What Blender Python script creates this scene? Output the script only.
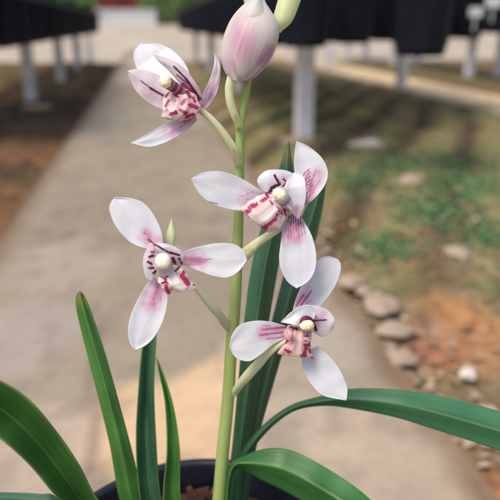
import bpy, math, random
from mathutils import Vector, noise
random.seed(7)
for o in list(bpy.data.objects): bpy.data.objects.remove(o)
SC = bpy.context.scene; COL = SC.collection
R = math.radians
# ---------------------------------------------------------------- camera, sky, sun, exposure
HC = .5; TH = math.atan(225/600)
CO, SI = math.cos(TH), math.sin(TH)
CAM = Vector((0, 0, HC)); FW = Vector((0, CO, -SI)); UP = Vector((0, SI, CO)); RT = Vector((1, 0, 0))
cd = bpy.data.cameras.new('camera'); cam = bpy.data.objects.new('camera', cd); COL.objects.link(cam)
cam.location = CAM; cam.rotation_euler = (math.pi/2-TH, 0, 0)
cd.sensor_width = 36; cd.lens = 36*600/500; cd.clip_start = .01; cd.clip_end = 2000
cd.dof.use_dof = True; cd.dof.focus_distance = .264; cd.dof.aperture_fstop = 8.5
SC.camera = cam
w = bpy.data.worlds.new('World'); SC.world = w; w.use_nodes = True
wn = w.node_tree.nodes; bgn = wn['Background']
sky = wn.new('ShaderNodeTexSky'); sky.sky_type = 'NISHITA'; sky.sun_disc = False
SUN_EL, SUN_AZ = R(60), R(228)
sky.sun_elevation = SUN_EL; sky.sun_rotation = SUN_AZ; sky.dust_density = 4; sky.air_density = 1.2
w.node_tree.links.new(sky.outputs[0], bgn.inputs[0]); bgn.inputs[1].default_value = .12
sl = bpy.data.lights.new('sun', 'SUN'); sl.energy = 2.0; sl.angle = R(26); sl.color = (1, .93, .84)
so = bpy.data.objects.new('sun', sl); COL.objects.link(so); so.location = (0, -2, 6)
sd = Vector((math.sin(SUN_AZ)*math.cos(SUN_EL), math.cos(SUN_AZ)*math.cos(SUN_EL), math.sin(SUN_EL)))
so.rotation_euler = sd.to_track_quat('Z', 'Y').to_euler()
SC.view_settings.view_transform = 'Standard'; SC.view_settings.look = 'None'
SC.view_settings.gamma = 1; SC.view_settings.exposure = .42

# ---------------------------------------------------------------- helpers
def U(x, y, d):
    """point at measured picture direction (x, y) of the photograph and distance d"""
    return CAM + d*(FW + (x-250)/600*RT - (y-250)/600*UP)
def G(x, y, z=0.):
    v = FW + (x-250)/600*RT - (y-250)/600*UP
    return CAM + v*((z-HC)/v.z)
PD = Vector((-.1617, .9868, 0)); PN = Vector((.9868, .1617, 0))     # along / across the path
def SN(s, n, z=0.): return PD*s + PN*n + Vector((0, 0, z))
def sn(p): return p.dot(PD), p.dot(PN)
def lin(r, g, b):
    f = lambda c: ((c/255+.055)/1.055)**2.4 if c > 10 else c/255/12.92
    return (f(r), f(g), f(b))
def sm(a, b, x):
    t = max(0, min(1, (x-a)/(b-a))); return t*t*(3-2*t)
def mixc(a, b, t): return tuple(a[i]*(1-t)+b[i]*t for i in range(3))
def cr(pts, n):
    """Catmull-Rom through pts, n samples evenly spaced by arc length"""
    P = [Vector(p) for p in pts]
    P = [P[0]*2-P[1]] + P + [P[-1]*2-P[-2]]
    out = []
    for i in range(1, len(P)-2):
        a, b, c, d = P[i-1], P[i], P[i+1], P[i+2]
        for k in range(16):
            t = k/16
            out.append(.5*((2*b) + (c-a)*t + (2*a-5*b+4*c-d)*t*t + (3*b-a-3*c+d)*t*t*t))
    out.append(P[-2])
    L = [0]
    for i in range(1, len(out)): L.append(L[-1]+(out[i]-out[i-1]).length)
    res = []; j = 0
    for i in range(n):
        s = L[-1]*i/(n-1)
        while j < len(L)-2 and L[j+1] < s: j += 1
        t = (s-L[j])/max(1e-9, L[j+1]-L[j])
        res.append(out[j].lerp(out[j+1], min(1, t)))
    return res
def lerpl(l, u):
    x = u*(len(l)-1); i = min(int(x), len(l)-2); t = x-i; t = t*t*(3-2*t)*.5+t*.5
    return l[i]*(1-t)+l[i+1]*t
def tag(o, label=None, cat=None, group=None, kind=None):
    if label: o['label'] = label
    if cat: o['category'] = cat
    if group: o['group'] = group
    if kind: o['kind'] = kind
    return o
def link(name, me, mat, parent=None, origin=None):
    o = bpy.data.objects.new(name, me); COL.objects.link(o)
    if mat is not None:
        me.materials.clear()
        for m in (mat if isinstance(mat, (list, tuple)) else [mat]): me.materials.append(m)
    if parent is not None: o.parent = parent; o.matrix_parent_inverse = parent.matrix_world.inverted()
    return o
class MB:
    def __init__(s): s.v = []; s.f = []; s.sm = []; s.c = []; s.uv = []
    def add(s, vs, fs, smooth=False, c=None, uv=None):
        o = len(s.v); s.v += [tuple(v) for v in vs]; s.f += [tuple(i+o for i in f) for f in fs]
        s.sm += [smooth]*len(fs)
        s.c += list(c) if c else [(0, 0, 0)]*len(vs)
        s.uv += list(uv) if uv else [(0, 0)]*len(vs)
    def box(s, a, b, ax=None):
        """box spanned in (along, across, up) path coordinates"""
        q = ax or SN
        vs = [q(x, y, z) for z in (a[2], b[2]) for y in (a[1], b[1]) for x in (a[0], b[0])]
        s.add(vs, [(0,1,3,2),(4,6,7,5),(0,4,5,1),(2,3,7,6),(0,2,6,4),(1,5,7,3)])
    def lathe(s, prof, n=24, c=(0, 0, 0), cap0=False, cap1=False):
        vs = [(c[0]+r*math.cos(2*math.pi*k/n), c[1]+r*math.sin(2*math.pi*k/n), c[2]+z) for r, z in prof for k in range(n)]
        fs = [(i*n+k, i*n+(k+1) % n, (i+1)*n+(k+1) % n, (i+1)*n+k) for i in range(len(prof)-1) for k in range(n)]
        if cap0: fs.append(tuple(range(n))[::-1])
        if cap1: fs.append(tuple((len(prof)-1)*n+k for k in range(n)))
        s.add(vs, fs, True)
    def tube(s, pts, rad, n=12, cols=None, squash=1):
        m = len(pts); vs = []; cs = []
        px = None
        for i, p in enumerate(pts):
            t = (pts[min(i+1, m-1)]-pts[max(i-1, 0)]).normalized()
            a = (px - t*px.dot(t)) if px else t.cross(FW)
            if a.length < 1e-6: a = t.cross(Vector((1, 0, 0)))
            a.normalize(); px = a; b = t.cross(a)
            r = rad[i] if isinstance(rad, list) else rad
            for k in range(n):
                an = 2*math.pi*k/n
                vs.append(p + a*r*math.cos(an) + b*r*squash*math.sin(an)); cs.append(cols[i] if cols else (0, 0, 0))
        fs = [(i*n+k, i*n+(k+1) % n, (i+1)*n+(k+1) % n, (i+1)*n+k) for i in range(m-1) for k in range(n)]
        fs += [tuple(range(n))[::-1], tuple((m-1)*n+k for k in range(n))]
        s.add(vs, fs, True, cs, [(i/(m-1), k/n) for i in range(m) for k in range(n)])
    def build(s, name, mat, parent=None, pivot=None, col=False, uv=False):
        me = bpy.data.meshes.new(name)
        off = Vector(pivot) if pivot is not None else Vector((0, 0, 0))
        me.from_pydata([tuple(Vector(v)-off) for v in s.v], [], s.f); me.validate()
        if len(me.polygons) == len(s.sm): me.polygons.foreach_set('use_smooth', s.sm)
        else: me.polygons.foreach_set('use_smooth', [s.sm[0]]*len(me.polygons))
        if col:
            a = me.color_attributes.new('pig', 'FLOAT_COLOR', 'POINT')
            a.data.foreach_set('color', [x for c in s.c for x in (c[0], c[1], c[2], 1)])
        if uv:
            l = me.uv_layers.new(name='uv')
            fl = [0.]*(2*len(me.loops))
            for lp in me.loops: fl[2*lp.index], fl[2*lp.index+1] = s.uv[lp.vertex_index]
            l.data.foreach_set('uv', fl)
        me.update()
        o = link(name, me, mat, None)
        o.location = off
        if parent is not None:
            o.parent = parent; o.location = off - world_loc(parent)
        return o
def world_loc(o):
    p = Vector(o.location)
    while o.parent: o = o.parent; p += Vector(o.location)
    return p
def empty(name, loc):
    o = bpy.data.objects.new(name, None); COL.objects.link(o); o.location = loc; o.empty_display_size = .02
    return o

# ---------------------------------------------------------------- materials
def newmat(name):
    m = bpy.data.materials.new(name); m.use_nodes = True; nt = m.node_tree
    return m, nt, nt.nodes['Principled BSDF']
def N(nt, t, **k):
    n = nt.nodes.new(t)
    for a, b in k.items(): setattr(n, a, b)
    return n
def mixn(nt, fac, a, b):
    m = N(nt, 'ShaderNodeMix', data_type='RGBA')
    for s, v in ((m.inputs[0], fac), (m.inputs[6], a), (m.inputs[7], b)):
        if hasattr(v, 'is_linked') or isinstance(v, bpy.types.NodeSocket): nt.links.new(v, s)
        elif isinstance(v, (int, float)): s.default_value = v
        else: s.default_value = (*v, 1)
    return m.outputs[2]
def noise_n(nt, scale, detail=4, vec=None, rough=.55):
    n = N(nt, 'ShaderNodeTexNoise'); n.inputs['Scale'].default_value = scale; n.inputs['Detail'].default_value = detail
    n.inputs['Roughness'].default_value = rough
    if vec is None:
        tc = N(nt, 'ShaderNodeTexCoord'); vec = tc.outputs['Object']
    nt.links.new(vec, n.inputs['Vector'])
    return n.outputs['Fac']
def ramp(nt, fac, a, b, ca=(0, 0, 0), cb=(1, 1, 1)):
    r = N(nt, 'ShaderNodeValToRGB'); r.color_ramp.elements[0].position = a; r.color_ramp.elements[1].position = b
    r.color_ramp.elements[0].color = (*ca, 1); r.color_ramp.elements[1].color = (*cb, 1)
    nt.links.new(fac, r.inputs[0]); return r.outputs[0]
def bump(nt, bs, h, strength=.3, dist=.001):
    b = N(nt, 'ShaderNodeBump'); b.inputs['Strength'].default_value = strength; b.inputs['Distance'].default_value = dist
    nt.links.new(h, b.inputs['Height']); nt.links.new(b.outputs[0], bs.inputs['Normal']); return b
def simple(name, c, rough=.6, c2=None, scale=20, bs=.2, bd=.001, metal=0, coat=0):
    m, nt, b = newmat(name)
    f = noise_n(nt, scale, 6)
    nt.links.new(mixn(nt, ramp(nt, f, .35, .65), c, c2 or tuple(x*.75 for x in c)), b.inputs['Base Color'])
    b.inputs['Roughness'].default_value = rough; b.inputs['Metallic'].default_value = metal
    b.inputs['Coat Weight'].default_value = coat
    bump(nt, b, f, bs, bd)
    return m
def scaled_uv(nt, sx, sy):
    uv = N(nt, 'ShaderNodeUVMap'); uv.uv_map = 'uv'
    mp = N(nt, 'ShaderNodeMapping'); mp.inputs['Scale'].default_value = (sx, sy, 1)
    nt.links.new(uv.outputs[0], mp.inputs[0]); return mp.outputs[0]
def translucent_mix(nt, b, colsock, amt):
    tr = N(nt, 'ShaderNodeBsdfTranslucent'); nt.links.new(colsock, tr.inputs[0])
    mx = N(nt, 'ShaderNodeMixShader'); mx.inputs[0].default_value = amt
    nt.links.new(b.outputs[0], mx.inputs[1]); nt.links.new(tr.outputs[0], mx.inputs[2])
    nt.links.new(mx.outputs[0], nt.nodes['Material Output'].inputs[0])
def petal_mat(name, base, base2, wash, mag, dark, va=.5, gl=.2):
    m, nt, b = newmat(name)
    at = N(nt, 'ShaderNodeAttribute'); at.attribute_name = 'pig'
    sep = N(nt, 'ShaderNodeSeparateColor'); nt.links.new(at.outputs['Color'], sep.inputs[0])
    vein = noise_n(nt, 1, 3, scaled_uv(nt, 2.2, 26))
    mott = noise_n(nt, 260, 4)
    c = mixn(nt, ramp(nt, vein, .35, .7), base, base2)
    # pink wash, broken into veins and grains
    m1 = N(nt, 'ShaderNodeMath', operation='MULTIPLY')
    vf = ramp(nt, vein, .38, .62)
    nt.links.new(sep.outputs[2], m1.inputs[0]); nt.links.new(ramp(nt, mott, gl, gl+.4), m1.inputs[1])
    c = mixn(nt, m1.outputs[0], c, wash)
    m2 = N(nt, 'ShaderNodeMath', operation='MULTIPLY'); m3 = N(nt, 'ShaderNodeMath', operation='MULTIPLY')
    nt.links.new(m1.outputs[0], m2.inputs[0]); nt.links.new(vf, m2.inputs[1])
    nt.links.new(m2.outputs[0], m3.inputs[0]); m3.inputs[1].default_value = va
    c = mixn(nt, m3.outputs[0], c, mag)
    c = mixn(nt, sep.outputs[0], c, mag)
    c = mixn(nt, sep.outputs[1], c, dark)
    nt.links.new(c, b.inputs['Base Color'])
    b.inputs['Roughness'].default_value = .42; b.inputs['Specular IOR Level'].default_value = .35
    b.inputs['Subsurface Weight'].default_value = .25
    b.inputs['Subsurface Radius'].default_value = (.003, .0016, .0016); b.inputs['Subsurface Scale'].default_value = .6
    b.inputs['Sheen Weight'].default_value = .15
    fine = noise_n(nt, 900, 3)
    ad = N(nt, 'ShaderNodeMath', operation='ADD'); nt.links.new(vein, ad.inputs[0]); nt.links.new(fine, ad.inputs[1])
    bump(nt, b, ad.outputs[0], .28, .0003)
    translucent_mix(nt, b, c, .32)
    return m
def leaf_mat(name, c1, c2, c3, rough=.34, rib=True):
    m, nt, b = newmat(name)
    st = noise_n(nt, 1, 3, scaled_uv(nt, .9, 16))
    br = noise_n(nt, 1, 3, scaled_uv(nt, 2.2, 1.6))
    fi = noise_n(nt, 1, 2, scaled_uv(nt, 2, 90))
    sp = noise_n(nt, 420, 3)
    c = mixn(nt, ramp(nt, st, .3, .75), c1, mixc(c1, c2, .45))
    c = mixn(nt, ramp(nt, br, .38, .68), c, c2)
    c = mixn(nt, ramp(nt, fi, .35, .8, (0, 0, 0), (.3,)*3), c, c3)
    c = mixn(nt, ramp(nt, sp, .67, .74, (0, 0, 0), (.45,)*3), c, mixc(c2, (.35, .33, .12), .5))
    if rib:
        uv = N(nt, 'ShaderNodeUVMap'); uv.uv_map = 'uv'; sx = N(nt, 'ShaderNodeSeparateXYZ'); nt.links.new(uv.outputs[0], sx.inputs[0])
        d = N(nt, 'ShaderNodeMath', operation='SUBTRACT'); nt.links.new(sx.outputs[1], d.inputs[0]); d.inputs[1].default_value = .5
        ab = N(nt, 'ShaderNodeMath', operation='ABSOLUTE'); nt.links.new(d.outputs[0], ab.inputs[0])
        c = mixn(nt, ramp(nt, ab.outputs[0], .008, .03, (.55,)*3, (0, 0, 0)), c, mixc(c2, (.30, .42, .14), .45))
        c = mixn(nt, ramp(nt, ab.outputs[0], .475, .497, (0, 0, 0), (.6,)*3), c, (.22, .34, .09))
        tipf = N(nt, 'ShaderNodeMath', operation='ADD'); nt.links.new(sx.outputs[0], tipf.inputs[0])
        nz = N(nt, 'ShaderNodeMath', operation='MULTIPLY'); nt.links.new(br, nz.inputs[0]); nz.inputs[1].default_value = .06; nt.links.new(nz.outputs[0], tipf.inputs[1])
        c = mixn(nt, ramp(nt, tipf.outputs[0], .965, 1.02, (0, 0, 0), (.8,)*3), c, (.24, .25, .08))
    nt.links.new(c, b.inputs['Base Color'])
    nt.links.new(ramp(nt, br, .25, .75, (rough-.05,)*3, (rough+.12,)*3), b.inputs['Roughness'])
    ad = N(nt, 'ShaderNodeMath', operation='ADD'); nt.links.new(st, ad.inputs[0]); nt.links.new(fi, ad.inputs[1])
    bump(nt, b, ad.outputs[0], .35, .0005)
    translucent_mix(nt, b, mixn(nt, .5, c, (.16, .30, .04)), .15)
    return m
def attr_mat(name, rough, nscale, amt, bscale, bstr, bdist, contrast=(.3, .7)):
    m, nt, b = newmat(name)
    at = N(nt, 'ShaderNodeAttribute'); at.attribute_name = 'pig'
    f = noise_n(nt, nscale, 8, rough=.65); g = noise_n(nt, nscale*7, 4)
    h = N(nt, 'ShaderNodeMix', data_type='RGBA', blend_type='MULTIPLY'); h.inputs[0].default_value = 1
    nt.links.new(at.outputs['Color'], h.inputs[6])
    nt.links.new(ramp(nt, f, *contrast, (1-amt,)*3, (1+amt,)*3), h.inputs[7])
    h2 = N(nt, 'ShaderNodeMix', data_type='RGBA', blend_type='MULTIPLY'); h2.inputs[0].default_value = 1
    nt.links.new(h.outputs[2], h2.inputs[6]); nt.links.new(ramp(nt, g, .3, .7, (1-amt*.6,)*3, (1+amt*.6,)*3), h2.inputs[7])
    nt.links.new(h2.outputs[2], b.inputs['Base Color']); b.inputs['Roughness'].default_value = rough
    b.inputs['Specular IOR Level'].default_value = .25
    bump(nt, b, noise_n(nt, bscale, 8), bstr, bdist)
    return m
M = {}
M['petal'] = petal_mat('petal_white', (.80, .79, .825), (.755, .745, .80), (.72, .36, .54), (.42, .055, .20), (.10, .006, .03))
M['petalp'] = petal_mat('petal_pink', (.80, .72, .77), (.76, .66, .73), (.68, .34, .50), (.34, .04, .16), (.09, .006, .03))
M['lip'] = petal_mat('lip_cream', (.87, .77, .73), (.85, .70, .70), (.80, .34, .44), (.46, .03, .13), (.16, .008, .035))
M['salmon'] = petal_mat('lip_salmon', (.82, .58, .54), (.80, .50, .50), (.76, .30, .36), (.40, .03, .10), (.14, .008, .03))
M['bud'] = petal_mat('bud_skin', (.78, .74, .66), (.75, .68, .65), (.64, .33, .47), (.38, .09, .25), (.20, .03, .12), .4, -.2)
M['cap'] = simple('anther_cap', (.84, .78, .50), .45, (.86, .80, .62), 300, .25, .0003)
M['cap3'] = simple('anther_cap_peach', (.82, .66, .46), .5, (.84, .74, .56), 300, .25, .0003)
M['cap2'] = simple('anther_cap_pale', (.86, .77, .60), .45, (.88, .80, .68), 300, .25, .0003)
M['column'] = petal_mat('column_skin', (.62, .30, .36), (.50, .12, .20), (.5, .1, .2), (.34, .03, .10), (.12, .006, .03))
M['pedicel'] = petal_mat('pedicel_skin', (.84, .85, .60), (.78, .80, .48), (.60, .42, .36), (.40, .14, .16), (.2, .05, .05))
M['stem'] = leaf_mat('stem_skin', (.43, .54, .18), (.35, .47, .13), (.50, .58, .24), .4, False)
M['budgreen'] = petal_mat('green_bud_skin', (.76, .79, .52), (.70, .75, .42), (.6, .5, .4), (.4, .2, .2), (.2, .1, .1))
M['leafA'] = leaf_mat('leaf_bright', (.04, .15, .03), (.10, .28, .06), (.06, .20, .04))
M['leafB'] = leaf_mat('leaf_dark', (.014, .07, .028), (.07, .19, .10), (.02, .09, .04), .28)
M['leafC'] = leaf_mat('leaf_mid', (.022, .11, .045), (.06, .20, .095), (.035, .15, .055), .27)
M['leafE'] = leaf_mat('leaf_natural', (.022, .10, .025), (.06, .20, .05), (.04, .15, .04), .27)
M['leafD'] = leaf_mat('leaf_pale', (.12, .25, .06), (.30, .38, .12), (.07, .18, .05))
M['potmat'] = simple('pot_plastic', (.012, .013, .024), .28, (.018, .019, .030), 60, .1, .0003)
M['black'] = simple('nursery_plastic', (.005, .007, .015), .55, (.009, .011, .021), 14, .1, .001)
M['white'] = simple('white_painted_post', (.80, .78, .84), .7, (.66, .62, .66), 14, .4, .003)
M['black'].node_tree.nodes['Principled BSDF'].inputs['Specular IOR Level'].default_value = .2
M['rail'] = simple('dark_rail', (.02, .022, .026), .5, (.04, .03, .025), 30)
M['path'] = attr_mat('path_concrete', .8, 9, .10, 60, .35, .003)
M['soil'] = attr_mat('bed_soil', .95, 22, .38, 40, .9, .02)
M['bark'] = attr_mat('bark_chip', .8, 120, .3, 300, .6, .001)
M['potsoil'] = simple('potting_soil', (.045, .028, .018), .95, (.09, .05, .03), 120, 1, .004)
M['stone'] = simple('pale_stone', (.39, .30, .22), .9, (.30, .23, .17), 25, .6, .006)
M['stonew'] = simple('white_stone', (.66, .60, .54), .8, (.5, .45, .4), 25, .6, .006)
M['tag'] = simple('white_tag', (.66, .72, .74), .5, (.6, .66, .68), 20)
M['litter'] = attr_mat('dry_leaf', .8, 60, .3, 100, .5, .002)
M['weed'] = attr_mat('weed_leaf', .55, 30, .25, 100, .5, .002)
M['yard'] = simple('yard_concrete', (.46, .39, .31), .9, (.36, .30, .235), .9, .3, .01)
M['wall'] = simple('white_render', (.66, .68, .70), .8, (.56, .57, .58), 2, .2, .01)
M['redwall'] = simple('red_painted_wall', (.19, .028, .014), .7, (.13, .018, .010), 1.5, .2, .01)
M['roof'] = simple('roof_sheet', (.12, .12, .13), .6)
M['hedge'] = attr_mat('hedge_leaf', .6, 6, .3, 40, .5, .01)

# ---------------------------------------------------------------- ground, path, beds
EL = sn(G(32, 188))[1]; ER = sn(G(345, 292))[1]
if True:
    mb = MB(); a = 900
    mb.add([(-a, -a, -.045), (a, -a, -.045), (a, a, -.045), (-a, a, -.045)], [(0, 1, 2, 3)])
    tag(mb.build('ground', M['yard']), kind='structure')
def fbm(p, s, o=4): return noise.fractal(Vector((p[0]*s, p[1]*s, 3.7)), 1, 2, o)
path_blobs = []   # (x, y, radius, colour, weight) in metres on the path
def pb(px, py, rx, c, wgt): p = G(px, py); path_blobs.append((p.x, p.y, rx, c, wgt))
PEACH = lin(200, 170, 136)  # sunlit patch put into the concrete colour, against the greyer shaded path
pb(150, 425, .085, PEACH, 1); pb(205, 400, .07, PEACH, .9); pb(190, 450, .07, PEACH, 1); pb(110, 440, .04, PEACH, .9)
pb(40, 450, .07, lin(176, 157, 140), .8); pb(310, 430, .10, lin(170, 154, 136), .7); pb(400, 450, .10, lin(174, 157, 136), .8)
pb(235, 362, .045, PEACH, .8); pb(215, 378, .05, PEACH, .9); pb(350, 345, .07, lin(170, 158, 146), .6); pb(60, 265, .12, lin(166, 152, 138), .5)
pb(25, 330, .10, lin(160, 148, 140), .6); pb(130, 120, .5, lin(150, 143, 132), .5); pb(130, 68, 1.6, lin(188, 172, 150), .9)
JOINTS = [(G(96, 305).xy, G(92, 470).xy), (G(36, 230).xy, G(360, 262).xy), (G(110, 92).xy, G(230, 94).xy)]
def path_col(p, s, n):
    c = lin(148, 135, 117)
    k = fbm(p, 2.2)
    c = mixc(c, lin(140, 127, 110), sm(-.1, .5, k))
    wv = fbm((p[0]+5, p[1]), 9)*.03
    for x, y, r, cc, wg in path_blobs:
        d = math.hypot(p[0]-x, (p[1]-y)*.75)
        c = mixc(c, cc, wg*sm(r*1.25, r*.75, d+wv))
    for (a0, b0) in JOINTS:
        d = (p.xy-a0).dot((b0-a0))/(b0-a0).length_squared; d = max(0, min(1, d)); d = (p.xy-a0-(b0-a0)*d).length
        c = mixc(c, lin(96, 84, 72), .5*sm(.012, .003, d))
    e = min(n-EL, ER-n)                                             # soil washed on to the edges
    c = mixc(lin(120, 98, 76), c, sm(0, .07, e+fbm(p, 12)*.02))
    k = fbm((p[0]+9, p[1]-4), 16, 5)
    c = mixc(c, lin(112, 100, 90), .35*sm(.15, .5, k))
    return c
def strip(name, s0, s1, n0, n1, ds, colf, zf, mat, dn, thick=.05):
    mb = MB()
    ss = [s0]; 
    while ss[-1] < s1: ss.append(min(s1, ss[-1]+ds*max(1, (abs(ss[-1])+.3)*.9)))
    nn = [n0+(n1-n0)*i/dn for i in range(dn+1)]
    vs = []; cs = []
    for s in ss:
        for n in nn:
            p = SN(s, n); z = zf(p, s, n); vs.append((p.x, p.y, z)); cs.append(colf(p, s, n))
    wd = dn+1
    fs = [(i*wd+j, i*wd+j+1, (i+1)*wd+j+1, (i+1)*wd+j) for i in range(len(ss)-1) for j in range(dn)]
    mb.add(vs, fs, True, cs)
    # skirts down to below the sheet
    k = len(vs); loop = [j for j in range(wd)] + [i*wd+wd-1 for i in range(1, len(ss))] + [(len(ss)-1)*wd+j for j in range(dn-1, -1, -1)] + [i*wd for i in range(len(ss)-2, 0, -1)]
    lo = [(vs[i][0], vs[i][1], -.06) for i in loop]
    m = len(loop)
    mb.v += lo; mb.c += [cs[i] for i in loop]; mb.uv += [(0, 0)]*m
    mb.f += [(loop[i], loop[(i+1) % m], k+(i+1) % m, k+i) for i in range(m)]; mb.sm += [False]*m
    return tag(mb.build(name, mat, col=True), kind='structure')
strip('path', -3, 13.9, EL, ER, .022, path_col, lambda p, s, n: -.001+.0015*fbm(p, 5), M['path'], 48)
# soil beds
def gb(px, py): p = G(px, py); return (p.x, p.y)
bed_blobs = [
 (gb(468, 318), .075, lin(178, 128, 82), .9), (gb(440, 340), .06, lin(172, 110, 78), .8), (gb(485, 345), .06, lin(160, 118, 84), .8),
 (gb(398, 315), .06, lin(160, 128, 104), .7), (gb(490, 470), .05, lin(168, 110, 78), .9), (gb(470, 425), .05, lin(158, 120, 84), .8), (gb(462, 465), .025, lin(120, 130, 70), .8),
 (gb(350, 262), .05, lin(156, 112, 80), .8), (gb(380, 235), .06, lin(134, 112, 76), .8), (gb(345, 225), .07, lin(118, 112, 66), .8), (gb(420, 268), .05, lin(120, 104, 70), .7),
 (gb(430, 215), .10, lin(70, 106, 62), .95), (gb(475, 190), .14, lin(82, 118, 70), .95), (gb(445, 160), .14, lin(92, 110, 66), .8), (gb(400, 165), .12, lin(104, 116, 66), .8),
 (gb(355, 185), .10, lin(108, 114, 66), .8), (gb(300, 120), .25, lin(72, 92, 44), .9), (gb(275, 150), .2, lin(96, 100, 60), .8), (gb(275, 90), .5, lin(84, 98, 54), .8),
 (gb(410, 185), .05, lin(134, 112, 84), .7), (gb(460, 225), .05, lin(130, 100, 70), .6), (gb(488, 235), .08, lin(92, 98, 62), .8), (gb(330, 150), .12, lin(84, 76, 62), .7),
 (gb(490, 290), .06, lin(96, 104, 64), .8)]
FV = G(450, 60) - G(380, 115); FV.z = 0; FV.normalize(); FX = Vector((FV.y, -FV.x, 0))
def right_col(p, s, n):
    c = mixc(lin(140, 118, 88), lin(116, 114, 76), sm(-.25, .35, fbm(p, 3)))
    c = mixc(c, lin(166, 138, 110), .6*sm(.1, .5, fbm((p[0]+3, p[1]+8), 11)))
    wv = fbm((p[0]+5, p[1]), 7)*.04
    for (x, y), r, cc, wg in bed_blobs:
        d = math.hypot(p[0]-x, (p[1]-y)*.7)
        c = mixc(c, cc, wg*sm(r*1.35, r*.5, d+wv))
    f = math.sin(p.dot(FX)*2*math.pi/.26+fbm(p, 1.5)*1.2)          # sun and shadow stripes painted into the soil colour
    k = sm(.8, 1.5, s)*sm(9, 5, s)
    c = mixc(c, lin(58, 48, 36) if f < 0 else lin(138, 132, 88), k*.85*abs(f))
    k = fbm((p[0]-7, p[1]+2), 30, 4)
    return mixc(c, lin(84, 68, 50), .45*sm(.1, .45, k))
def left_col(p, s, n):
    c = mixc(lin(118, 84, 58), lin(84, 70, 48), sm(-.3, .3, fbm(p, 2.2)))
    c = mixc(c, lin(96, 92, 56), .7*sm(.05, .4, fbm((p[0]+2, p[1]-3), 1.6))*sm(3.2, 5, s))
    c = mixc(c, lin(134, 96, 68), .7*sm(.0, .4, fbm((p[0]-6, p[1]+1), 8))*sm(3.4, 2.6, s))
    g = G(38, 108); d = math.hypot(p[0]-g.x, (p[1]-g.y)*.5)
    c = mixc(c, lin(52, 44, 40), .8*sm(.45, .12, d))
    return mixc(c, lin(54, 42, 32), .5*sm(.1, .45, fbm((p[0], p[1]+5), 24)))
def bed_z(p, s, n):
    e = min(abs(n-EL), abs(n-ER))
    return -.022 + .022*sm(0, .25, e) + .012*fbm(p, 4)*sm(0, .1, e) + .006*fbm(p, 22, 3)
LB0, RB1 = -4.6, 3.9*.534-.02
strip('soil_bed', -2.5, 9.3, ER+.001, 2.04, .03, right_col, bed_z, M['soil'], 150)
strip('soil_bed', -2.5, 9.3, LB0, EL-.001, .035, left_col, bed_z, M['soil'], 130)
def side_col(p, s, n): return mixc(lin(206, 182, 148), lin(176, 154, 124), sm(-.2, .4, fbm(p, 2)))
strip('side_path', -2.5, 13.9, 2.045, 2.58, .15, side_col, lambda p, s, n: .004, M['path'], 8)
strip('soil_bed', -2.5, 9.3, 2.585, 7.5, .09, lambda p, s, n: mixc(left_col(p, s, n), lin(120, 108, 74), .5), lambda p, s, n: -.012+.01*fbm(p, 4), M['soil'], 60)
# apron rising to the white wall at the far end
mb = MB()
mb.add([SN(13.95, -14, -.045), SN(13.95, 16, -.045), SN(20, 16, .5), SN(20, -14, .5), SN(20, -14, -.1), SN(20, 16, -.1), SN(60, 16, .5), SN(60, -14, .5)],
       [(0, 1, 2, 3), (3, 2, 6, 7)])
tag(mb.build('ramp', M['yard']), kind='structure')

# ---------------------------------------------------------------- far end: white wall, red building, hedges
WS = 20.02
def wallpt(px):                      # lateral coordinate n of a picture column at the far wall
    v = FW + (px-250)/600*RT; t = WS/(v.x*PD.x+v.y*PD.y+0); return (v.x*PN.x+v.y*PN.y)*t
wl = empty('low_wall', SN(WS, 0, .5)); tag(wl, 'low white rendered wall across the far end of the path', 'wall')
mb = MB(); mb.box((WS, wallpt(93), .48), (WS+.2, wallpt(168), .9)); mb.build('wall', M['wall'], wl, SN(WS, 0, .5))
mb = MB(); mb.box((WS-.03, wallpt(92), .902), (WS+.23, wallpt(169), .95)); mb.build('coping', M['wall'], wl, SN(WS, 0, .5))
bd = empty('red_building', SN(24, 0, .5)); tag(bd, 'dark red painted building seen over the white wall at the path end', 'building')
n0, n1 = wallpt(92)*1.2, wallpt(160)*1.2
mb = MB(); mb.box((24, n0, .49), (29, n1, 3.8)); mb.build('wall', M['redwall'], bd, SN(24, 0, .5))
mb = MB(); mb.box((23.5, n0-.4, 3.802), (29.5, n1+.4, 4.0)); mb.build('roof', M['roof'], bd, SN(24, 0, .5))
mb = MB(); mb.box((23.95, (n0+n1)/2-.5, .505), (23.998, (n0+n1)/2+.5, 2.5)); mb.build('door', M['redwall'], bd, SN(24, 0, .5))
def leaf_cloud(mb, fn, n, sz, c1, c2, rnd):
    for i in range(n):
        p, out = fn(rnd); s = sz*rnd.uniform(.6, 1.4)
        a = Vector((rnd.gauss(0, 1), rnd.gauss(0, 1), rnd.gauss(0, .6))).normalized()
        b = a.cross(Vector((rnd.gauss(0, 1), rnd.gauss(0, 1), rnd.gauss(0, 1)))).normalized()
        c = mixc(c1, c2, rnd.random()**1.5)
        mb.add([p-a*s, p+b*s*.35, p+a*s, p-b*s*.35], [(0, 1, 2, 3)], True, [c]*4)
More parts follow.
